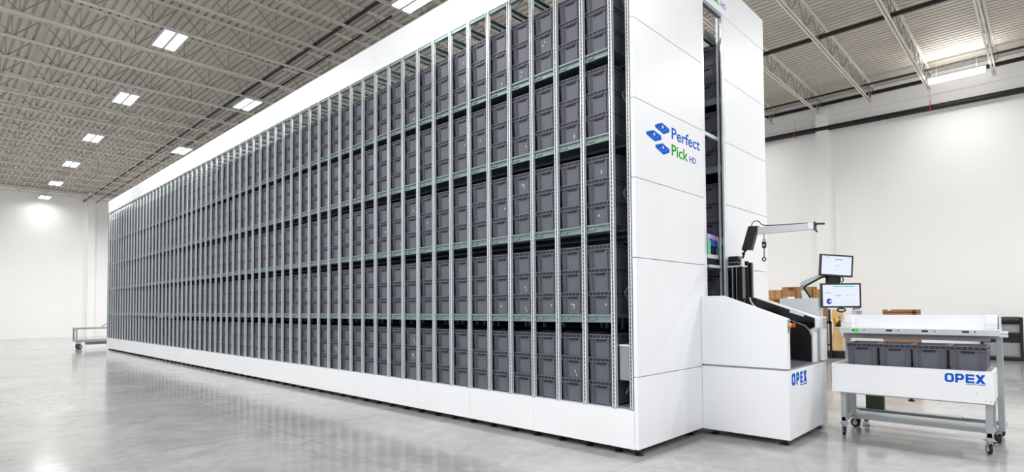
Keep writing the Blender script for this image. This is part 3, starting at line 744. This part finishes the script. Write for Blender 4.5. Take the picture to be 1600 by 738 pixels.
MB().prism([(2.745, 2.035), (2.745, 2.085), (2.70, 2.11), (2.47, 2.205), (2.455, 2.16), (2.67, 2.035)], 'X', 9.165, 9.225).obj('link', 'grey_panel', ma, bevel=.004)
MB().tube([(9.16, 2.60, 1.85), (9.16, 2.665, 1.96), (9.155, 2.69, 2.0), (9.155, 2.665, 2.03), (9.155, 2.46, 2.145), (9.16, 2.40, 2.17)], .014, 8).obj('cable', 'rubber', ma, smooth=True)
mnt = lom + UV * .2 - DV * .085
vs = lambda u0, u1, v0, v1, n0, n1: [mnt + DV * u + UV * v + NV * q for q in (n0, n1) for u, v in ((u0, v0), (u1, v0), (u1, v1), (u0, v1))]
BF = [(0, 3, 2, 1), (4, 5, 6, 7), (0, 1, 5, 4), (1, 2, 6, 5), (2, 3, 7, 6), (3, 0, 4, 7)]
MB().add(vs(-.07, .07, -.06, .12, -.075, -.032), BF).obj('mount_plate', 'black', ma)
MB().add(vs(-.08, .12, -.25, .30, -.10, -.075), BF).obj('mount_rail', 'black', ma)
e0 = mnt - NV * .085; MB().bar((9.19, 2.47, 2.18), e0 + UV * .06, .04, .05).obj('link', 'grey_panel', ma)
lp0 = mnt + DV * .13 + UV * .035
MB().tube([lp0 + DV * (.022 * math.sin(a)) + UV * (.04 * math.cos(a)) - NV * .05 for a in [2 * PI * k / 14 for k in range(14)]], .007, 8, closed=True).obj('cable_loop', 'rubber', ma, smooth=True)
lq = lom + UV * -.212
ch = MB().tube([lq + DV * (.058 * math.cos(a) + .0) + UV * (.026 * math.sin(a)) for a in [2 * PI * k / 24 for k in range(24)]], .011, 8, closed=True).obj('handle_loop', 'rubber', ma, smooth=True)
sn = thing('barcode_scanner', 'small grey scanner box under the right corner of the lower monitor', 'scanner', lom + DV * .26 - UV * .29)
q0 = lom + DV * .255 - UV * .235
vq = lambda u0, u1, v0, v1, n0, n1: [q0 + DV * u + UV * v + NV * q for q in (n0, n1) for u, v in ((u0, v0), (u1, v0), (u1, v1), (u0, v1))]
MB().add(vq(-.06, .065, -.045, .035, -.08, 0), BF).obj('case', 'grey_panel', sn, bevel=.012)
MB().add(vq(-.045, .035, -.035, .012, 0, .003), BF).obj('window', 'grey_mid', sn)
MB().add(vq(-.06, .03, .035, .06, -.05, -.01), BF).obj('clamp', 'grey_mid', sn)

# ------------------------------------------------------------------ tote cart and put table
def caster(root, x, y, ztop, r=.056, swivel=0.):
    c = Vector((x, y, 0)); R = Vector((math.cos(swivel), math.sin(swivel), 0)); Nn = Vector((-R.y, R.x, 0))
    wc = c + R * .02 + UV * r
    f = MB()
    for s in (-1, 1): f.prism([(0, 0)] * 3, 'X', 0, 0) if False else f.bar(c + Nn * s * .022 + UV * (ztop - .03), wc + Nn * s * .022, .004, .04, up=R)
    f.cyl(c + UV * (ztop - .035), c + UV * (ztop - .012), .028, 12)
    f.bar(c - R * .045 + UV * (ztop - .006), c + R * .045 + UV * (ztop - .006), .09, .012)
    f.bar(c - Nn * .026 + UV * (ztop - .035), c + Nn * .026 + UV * (ztop - .035), .05, .01)
    fo = f.obj('caster_fork', 'alu', root)
    o = MB().tube([wc - Nn * .014, wc - Nn * .012, wc + Nn * .012, wc + Nn * .014], [r * .85, r, r, r * .85], 20).obj('caster_wheel', 'rubber', root, smooth=True)
    h = MB().cyl(wc - Nn * .017, wc + Nn * .017, r * .5, 14).obj('wheel_hub', 'grey_panel', o, smooth=True)
ct = thing('tote_cart', 'white fronted steel cart on casters holding four open grey totes', 'cart', (8.8, 1.33, 0))
cpf = lambda b, n, m, par=None, bevel=0., smooth=False: b.obj(n, m, ct if par is None else par, bevel, smooth)
CX0, CX1, CY0, CY1, CZ0, CZ1 = 8.47, 9.12, .508, 2.165, .585, .958
front = cpf(MB().box(CX0, CX0 + .02, CY0, CY1, CZ0, CZ1), 'front_panel', 'white', bevel=.003)
cpf(MB().box(CX0 + .02, CX1, CY0, CY0 + .02, CZ0 + .02, CZ1), 'end_panel', 'white', bevel=.003)
cpf(MB().box(CX0 + .02, CX1, CY1 - .02, CY1, CZ0 + .02, CZ1), 'end_panel', 'white', bevel=.003)
cpf(MB().box(CX1 - .02, CX1, CY0 + .02, CY1 - .02, CZ0 + .1, CZ1), 'back_panel', 'white')
CFL = 1.245 - TH - .005
cpf(MB().box(CX0 + .02, CX1 - .02, CY0 + .02, CY1 - .02, CFL - .03, CFL), 'tray_floor', 'grey_mid')
cpf(MB().box(CX0 + .02, CX0 + .03, CY0 + .02, CY1 - .02, CZ1 - .03, CZ1 - .002), 'seal_strip', 'black')
for y in (.56, 2.05):
    cpf(MB().box(8.53, 8.59, y - .03, y + .03, .16, CFL - .03).box(8.60, 8.65, y - .02, y + .02, .23, CFL - .03), 'leg', 'alu', bevel=.003)
    cpf(MB().box(9.10, 9.16, y - .03, y + .03, .16, CFL - .03) if False else MB().box(9.03, 9.09, y - .03, y + .03, .2, CFL - .03), 'leg', 'alu', bevel=.003)
    cpf(MB().box(8.53, 9.28, y - .025, y + .025, .19, .245), 'side_rail', 'alu', bevel=.003)
    cpf(MB().bar((8.54, y, .36), (8.66, y, .52), .012, .02), 'stay', 'grey_mid')
    caster(ct, 8.555, y, .165, swivel=.5); caster(ct, 9.22, y, .192, r=.065, swivel=1.2)
cpf(MB().box(CX0 + .03, CX0 + .08, CY0 + .06, CY1 - .06, .57, .61), 'lower_rail', 'alu')
cpf(MB().cyl((8.62, 1.31, .53), (8.62, 1.31, .60), .02, 10).cyl((8.62, 1.31, .52), (8.62, 1.31, .54), .035, 12), 'latch', 'black', smooth=True)
cpf(MB().box(8.9, 8.93, .585, 2.025, .178, .24), 'shelf_rail', 'alu', bevel=.002)
cpf(MB().box(8.93, 9.28, .585, 2.025, .222, .234), 'lower_shelf', 'grey_mid')
for z, y in ((.62, 2.14), (.90, 2.14), (.62, .53)):
    cpf(MB().cyl((CX0 - .004, y, z), (CX0 + .002, y, z), .006, 8), 'screw', 'grey_mid')
for z, y in ((.70, .66), (.62, .58)): cpf(MB().cyl((CX0 - .004, y, z), (CX0 + .002, y, z), .006, 8), 'screw', 'grey_mid')
opex(front, (CX0, 0, .814), (0, -1, 0), (-1, 0, 0), .104, [(-.952, -.865), (-.853, -.771), (-.757, -.677), (-.669, -.577)], .0245, 'blue')
NOTE = ['nearest the pick station, first in the row', 'second in the row from the pick station', 'third in the row from the pick station', 'fourth in the row, above the blue lettering']
for k, (a, b) in enumerate(((1.994, 1.651), (1.636, 1.288), (1.282, .932), (.92, .554))):
    r = copy_thing(tp, (8.535 + TD / 2 * .93, (a + b) / 2, CFL), 'open grey tote on the white cart, ' + NOTE[k], 'open grey totes on the white cart')
    r.scale = (.93, .357 / TW, 1.)

pt = thing('put_table', 'white put shelf with indicator strip on grey aluminium posts behind the cart totes', 'table', (9.4, 1.3, 0))
pp = lambda b, n, m, par=None, bevel=0., smooth=False: b.obj(n, m, pt if par is None else par, bevel, smooth)
PY0, PY1 = .462, 2.19
st2 = pp(MB().prism([(9.0, 1.345), (9.0, 1.42), (9.02, 1.428), (9.05, 1.428), (9.05, 1.345)], 'Y', PY0, PY1), 'indicator_strip', 'grey_panel', bevel=.003)
pp(MB().prism([(9.05, 1.40), (9.05, 1.428), (9.22, 1.405), (9.22, 1.38)], 'Y', PY0 + .01, PY1 - .01), 'shelf_bed', 'white')
pp(MB().box(9.22, 9.24, PY0 + .01, 2.14, 1.38, 1.6), 'back_wall', 'white', bevel=.002)
pp(MB().prism([(9.06, 1.43), (9.06, 1.50), (9.10, 1.598), (9.22, 1.598), (9.22, 1.41)], 'Y', 2.04, 2.135), 'end_block', 'white', bevel=.003)
pp(MB().prism([(9.06, 1.43), (9.06, 1.50), (9.10, 1.60), (9.22, 1.60), (9.22, 1.41)], 'Y', PY0 + .025, PY0 + .14), 'end_block', 'white', bevel=.003)
pp(MB().prism([(9.05, 1.38), (9.05, 1.5), (9.09, 1.612), (9.24, 1.612), (9.24, 1.38)], 'Y', PY0, PY0 + .015), 'end_plate', 'grey_panel')
for z in (1.385, 1.345): pp(MB().tube([(9.16, PY0 + .02, z), (9.16, PY0 - .055, z), (9.16, PY0 - .065, z)], [.018, .018, .010], 10), 'prong', 'white', smooth=True)
for a, b in ((1.633, 1.561), (1.238, 1.171), (.826, .757)): pp(MB().box(8.997, 9.001, b, a, 1.381, 1.404), 'indicator_window', 'slot', st2)
pp(MB().box(8.994, 9.002, 1.955, 2.005, 1.366, 1.41), 'lit_indicator', 'led_green', st2)
pp(MB().box(8.996, 9.001, 2.008, 2.03, 1.376, 1.402), 'indicator_window', 'slot', st2)
for y in (1.885, 1.49, 1.10, .70): pp(MB().cyl((8.997, y, 1.392), (9.002, y, 1.392), .008, 10), 'sensor', 'slot', st2)
pp(MB().box(9.03, 9.14, 2.17, 2.27, 1.42, 1.428), 'end_bracket', 'grey_panel')
pp(MB().box(9.07, 9.12, PY0 + .1, 2.16, 1.275, 1.345), 'under_beam', 'grey_mid', bevel=.003)
pp(MB().box(9.27, 9.33, PY0 + .03, 2.16, 1.30, 1.36), 'cross_beam', 'alu', bevel=.003)
for y in (.487, 2.14):
    pp(MB().box(9.20, 9.24, y - .032, y + .032, .2, 1.378).box(9.236, 9.244, y - .02, y + .02, .2, 1.378).box(9.245, 9.285, y - .032, y + .032, .2, 1.378), 'post', 'alu', bevel=.004)
    pp(MB().box(9.21, 9.80, y - .03, y + .03, .17, .225), 'foot_rail', 'alu', bevel=.003)
    pp(MB().box(9.05, 9.30, y - .012, y + .012, 1.34, 1.378), 'bracket', 'alu')
    caster(pt, 9.39 if y > 1 else 9.30, y + (-.08 if y > 1 else .03), .17, swivel=.3); caster(pt, 9.78, y + (-.1 if y > 1 else .03), .17, swivel=.9)
pp(MB().box(9.62, 9.66, .5, 2.12, .175, .225).box(9.42, 9.58, .9, 2.12, .23, .25), 'lower_beam', 'grey_mid', bevel=.003)
pp(MB().box(9.43, 9.53, 1.76, 1.98, .25, .44), 'junction_box', 'mesh_box', bevel=.004)
th = thing('tape_dispenser', 'yellow tape roll and orange tape hung at the put shelf end', 'tape', (9.1, 2.2, 1.43))
MB().tube([(9.05, 2.215, 1.52), (9.05, 2.245, 1.52)], [.034, .034], 18).obj('yellow_roll', 'yellow', th, smooth=True)
MB().tube([(9.07, 2.245, 1.45), (9.07, 2.265, 1.55)], [.018, .02], 10).obj('orange_strip', 'orange', th, smooth=True)
MB().tube([(9.08, 2.19, 1.57), (9.08, 2.215, 1.57)], [.028, .028], 16).obj('blue_roll', 'grey_mid', th, smooth=True)
MB().box(9.055, 9.12, 2.195, 2.262, 1.428, 1.52).obj('holder', 'black', th, bevel=.004)

# ------------------------------------------------------------------ things by the right wall
random.seed(5)
def carton(x0, x1, y0, y1, z0, z1, m, label, dark=None, group=None, paper=False):
    t = thing('carton', label, 'box', ((x0 + x1) / 2, (y0 + y1) / 2, z0), group)
    MB().box(x0, x1, y0, y1, z0, z1).obj('body', m, t, bevel=.008)
    MB().box(x0 - .003, x0, (y0 + y1) / 2 - .03, (y0 + y1) / 2 + .03, z0 + .02, z1 - .005).obj('tape_strip', 'card2' if m != 'card2' else 'card', t)
    if dark: MB().box(x0 - .004, x0, y0 + dark[0], y0 + dark[1], z1 - dark[2], z1 - dark[3]).obj('printed_patch', 'card_dark', t)
    if paper: MB().box(x0 - .004, x0, y0 + .05, y0 + .28, z1 - .26, z1 - .03).obj('shipping_label', 'paper', t)
    return t
GX = 21.2
cols = [(6.98, 7.42), (6.5, 6.96), (5.98, 6.48)]
tops = [2.315, 2.405, 2.40]
cn = ['column beside the machine', 'middle column', 'column nearest the monitor arm']
for k, (a, b) in enumerate(cols):
    z = .14; hs = [.55, .5, .48]; hs.append(tops[k] - .14 - sum(hs) - .32); hs.append(.32)
    for q, h in enumerate(hs):
        carton(GX, GX + .6, a, b, z + .003, z + h, ['card', 'card2', 'card'][(k + q) % 3], 'brown carton, %s from the floor in the stack, %s' % (ordinal(q + 1), cn[k]),
               (.05, .25, .12, .02) if (k + q) % 2 else None, 'stacked cartons by the right wall', paper=(k == 2 and q == 3) or (k == 1 and q == 3))
        z += h
carton(GX, GX + .5, 5.62, 5.95, .143, 2.30, 'card', 'narrow tall carton standing behind the monitor arm joint')
pal = thing('pallet', 'wooden pallet under the stacked cartons by the right wall', 'pallet', (GX + .3, 6.5, 0))
b = MB()
for k in range(7): b.box(GX - .05 + k * .105, GX + .03 + k * .105, 5.58, 7.46, .12, .14)
b.obj('deck_boards', 'ply', pal)
for y in (5.62, 6.5, 7.36): MB().box(GX - .05, GX + .68, y, y + .08, 0, .12).obj('runner', 'ply', pal)
tc = thing('carton', 'wide brown carton standing alone behind the put shelf', 'box', (GX, 3.45, 0))
MB().box(GX, GX + .5, 2.99, 3.92, 0, 1.6).obj('body', 'card', tc, bevel=.01)
MB().box(GX - .004, GX, 2.99, 3.92, 1.50, 1.53).obj('top_fold', 'card_dark', tc); MB().box(GX - .004, GX, 3.05, 3.14, 1.3, 1.585).obj('printed_patch', 'card_dark', tc)
MB().box(GX - .005, GX, 3.70, 3.78, 1.57, 1.6).obj('tape_strip', 'paper', tc)
pb = thing('plywood_board', 'curved plywood board leaning upright on a black base behind the put table', 'board', (21., 5.2, 0))
MB().prism([(5.42, .24), (5.00, .24), (5.00, .7), (5.05, .78), (5.08, 1.0), (5.08, 1.15), (5.0, 1.3), (5.0, 1.6), (5.32, 1.6), (5.34, 1.35), (5.30, 1.2), (5.3, .85), (5.4, .55)], 'X', 21.0, 21.05).obj('board', 'ply', pb, bevel=.004)
MB().box(20.9, 21.15, 4.95, 5.5, 0.0, .24).obj('base', 'black', pb, bevel=.01)
fr = thing('clamp_frame', 'black steel bracket frame between the pick station and the plywood board', 'frame', (20.7, 5.4, 0))
MB().box(20.7, 20.75, 5.27, 5.34, 0, 1.22).box(20.7, 20.75, 5.27, 5.75, 1.14, 1.22).obj('lower_frame', 'black', fr)
MB().box(20.7, 20.75, 5.30, 5.36, 1.22, 1.62).box(20.7, 20.75, 5.3, 5.5, .42, .46).obj('upright', 'black', fr)
pl = thing('roll_rack', 'black roll rack with grey panels standing by the right wall', 'rack', (23.4, 1.1, 0))
MB().box(23.2, 23.6, .62, 1.62, 0, .12).obj('base', 'black', pl, bevel=.02)
MB().cyl((23.3, 1.62, 1.24), (23.3, .74, 1.24), .115, 20).obj('roll', 'black', pl, smooth=True)
MB().box(23.3, 23.34, .74, 1.62, .86, 1.13).obj('panel', 'grey_mid', pl)
MB().box(23.22, 23.36, .70, 1.62, .76, .87).obj('roller_bar', 'black_gloss', pl, bevel=.02)
MB().box(23.28, 23.34, .74, 1.62, .56, .76).obj('lower_panel', 'black', pl)
MB().box(23.3, 23.32, .74, 1.62, .14, .56).obj('skirt', 'grey_mid', pl)
MB().box(23.2, 23.4, .66, .74, .12, 1.34).obj('post', 'black', pl, bevel=.01)
MB().box(23.2, 23.4, 1.6, 1.68, .12, 1.34).obj('post', 'black', pl, bevel=.01)

# low cart beyond the machine
lc = thing('platform_cart', 'low grey steel cart standing past the far end of the machine', 'cart', (5.6, 32., 0))
MB().box(4.75, 6.5, 31.6, 32.4, .91, .99).obj('top_frame', 'alu', lc, bevel=.005)
MB().box(4.75, 6.5, 31.6, 32.4, .33, .43).obj('deck', 'alu', lc, bevel=.005)
for x in (4.77, 6.42):
    for y in (31.62, 32.32): MB().box(x, x + .06, y, y + .06, .43, .91).obj('post', 'alu', lc)
MB().bar((5.72, 31.65, .99), (5.98, 31.7, 1.2), .03, .03).obj('handle', 'red', lc)
for x in (4.92, 6.3):
    for y in (31.68, 32.3): caster(lc, x, y, .33, r=.12, swivel=.8)
lo = MB().box(5.2, 6.4, 31.75, 32.25, .2, .33).obj('under_tray', 'grey_mid', lc)

# ------------------------------------------------------------------ light and view
w = bpy.data.worlds.new('world'); SC.world = w; w.use_nodes = True
bg = w.node_tree.nodes['Background']; bg.inputs[0].default_value = (.95, .97, 1, 1); bg.inputs[1].default_value = .55
vs_ = SC.view_settings; vs_.view_transform = 'Standard'; vs_.look = 'None'; vs_.gamma = 1; vs_.use_curve_mapping = False
vs_.exposure = 0.
SC.display_settings.display_device = 'sRGB'
SC.cycles.max_bounces = 8; SC.cycles.diffuse_bounces = 5; SC.cycles.glossy_bounces = 4
SC.cycles.use_denoising = True
vs_.exposure = .66
SC.cycles.sample_clamp_indirect = 6
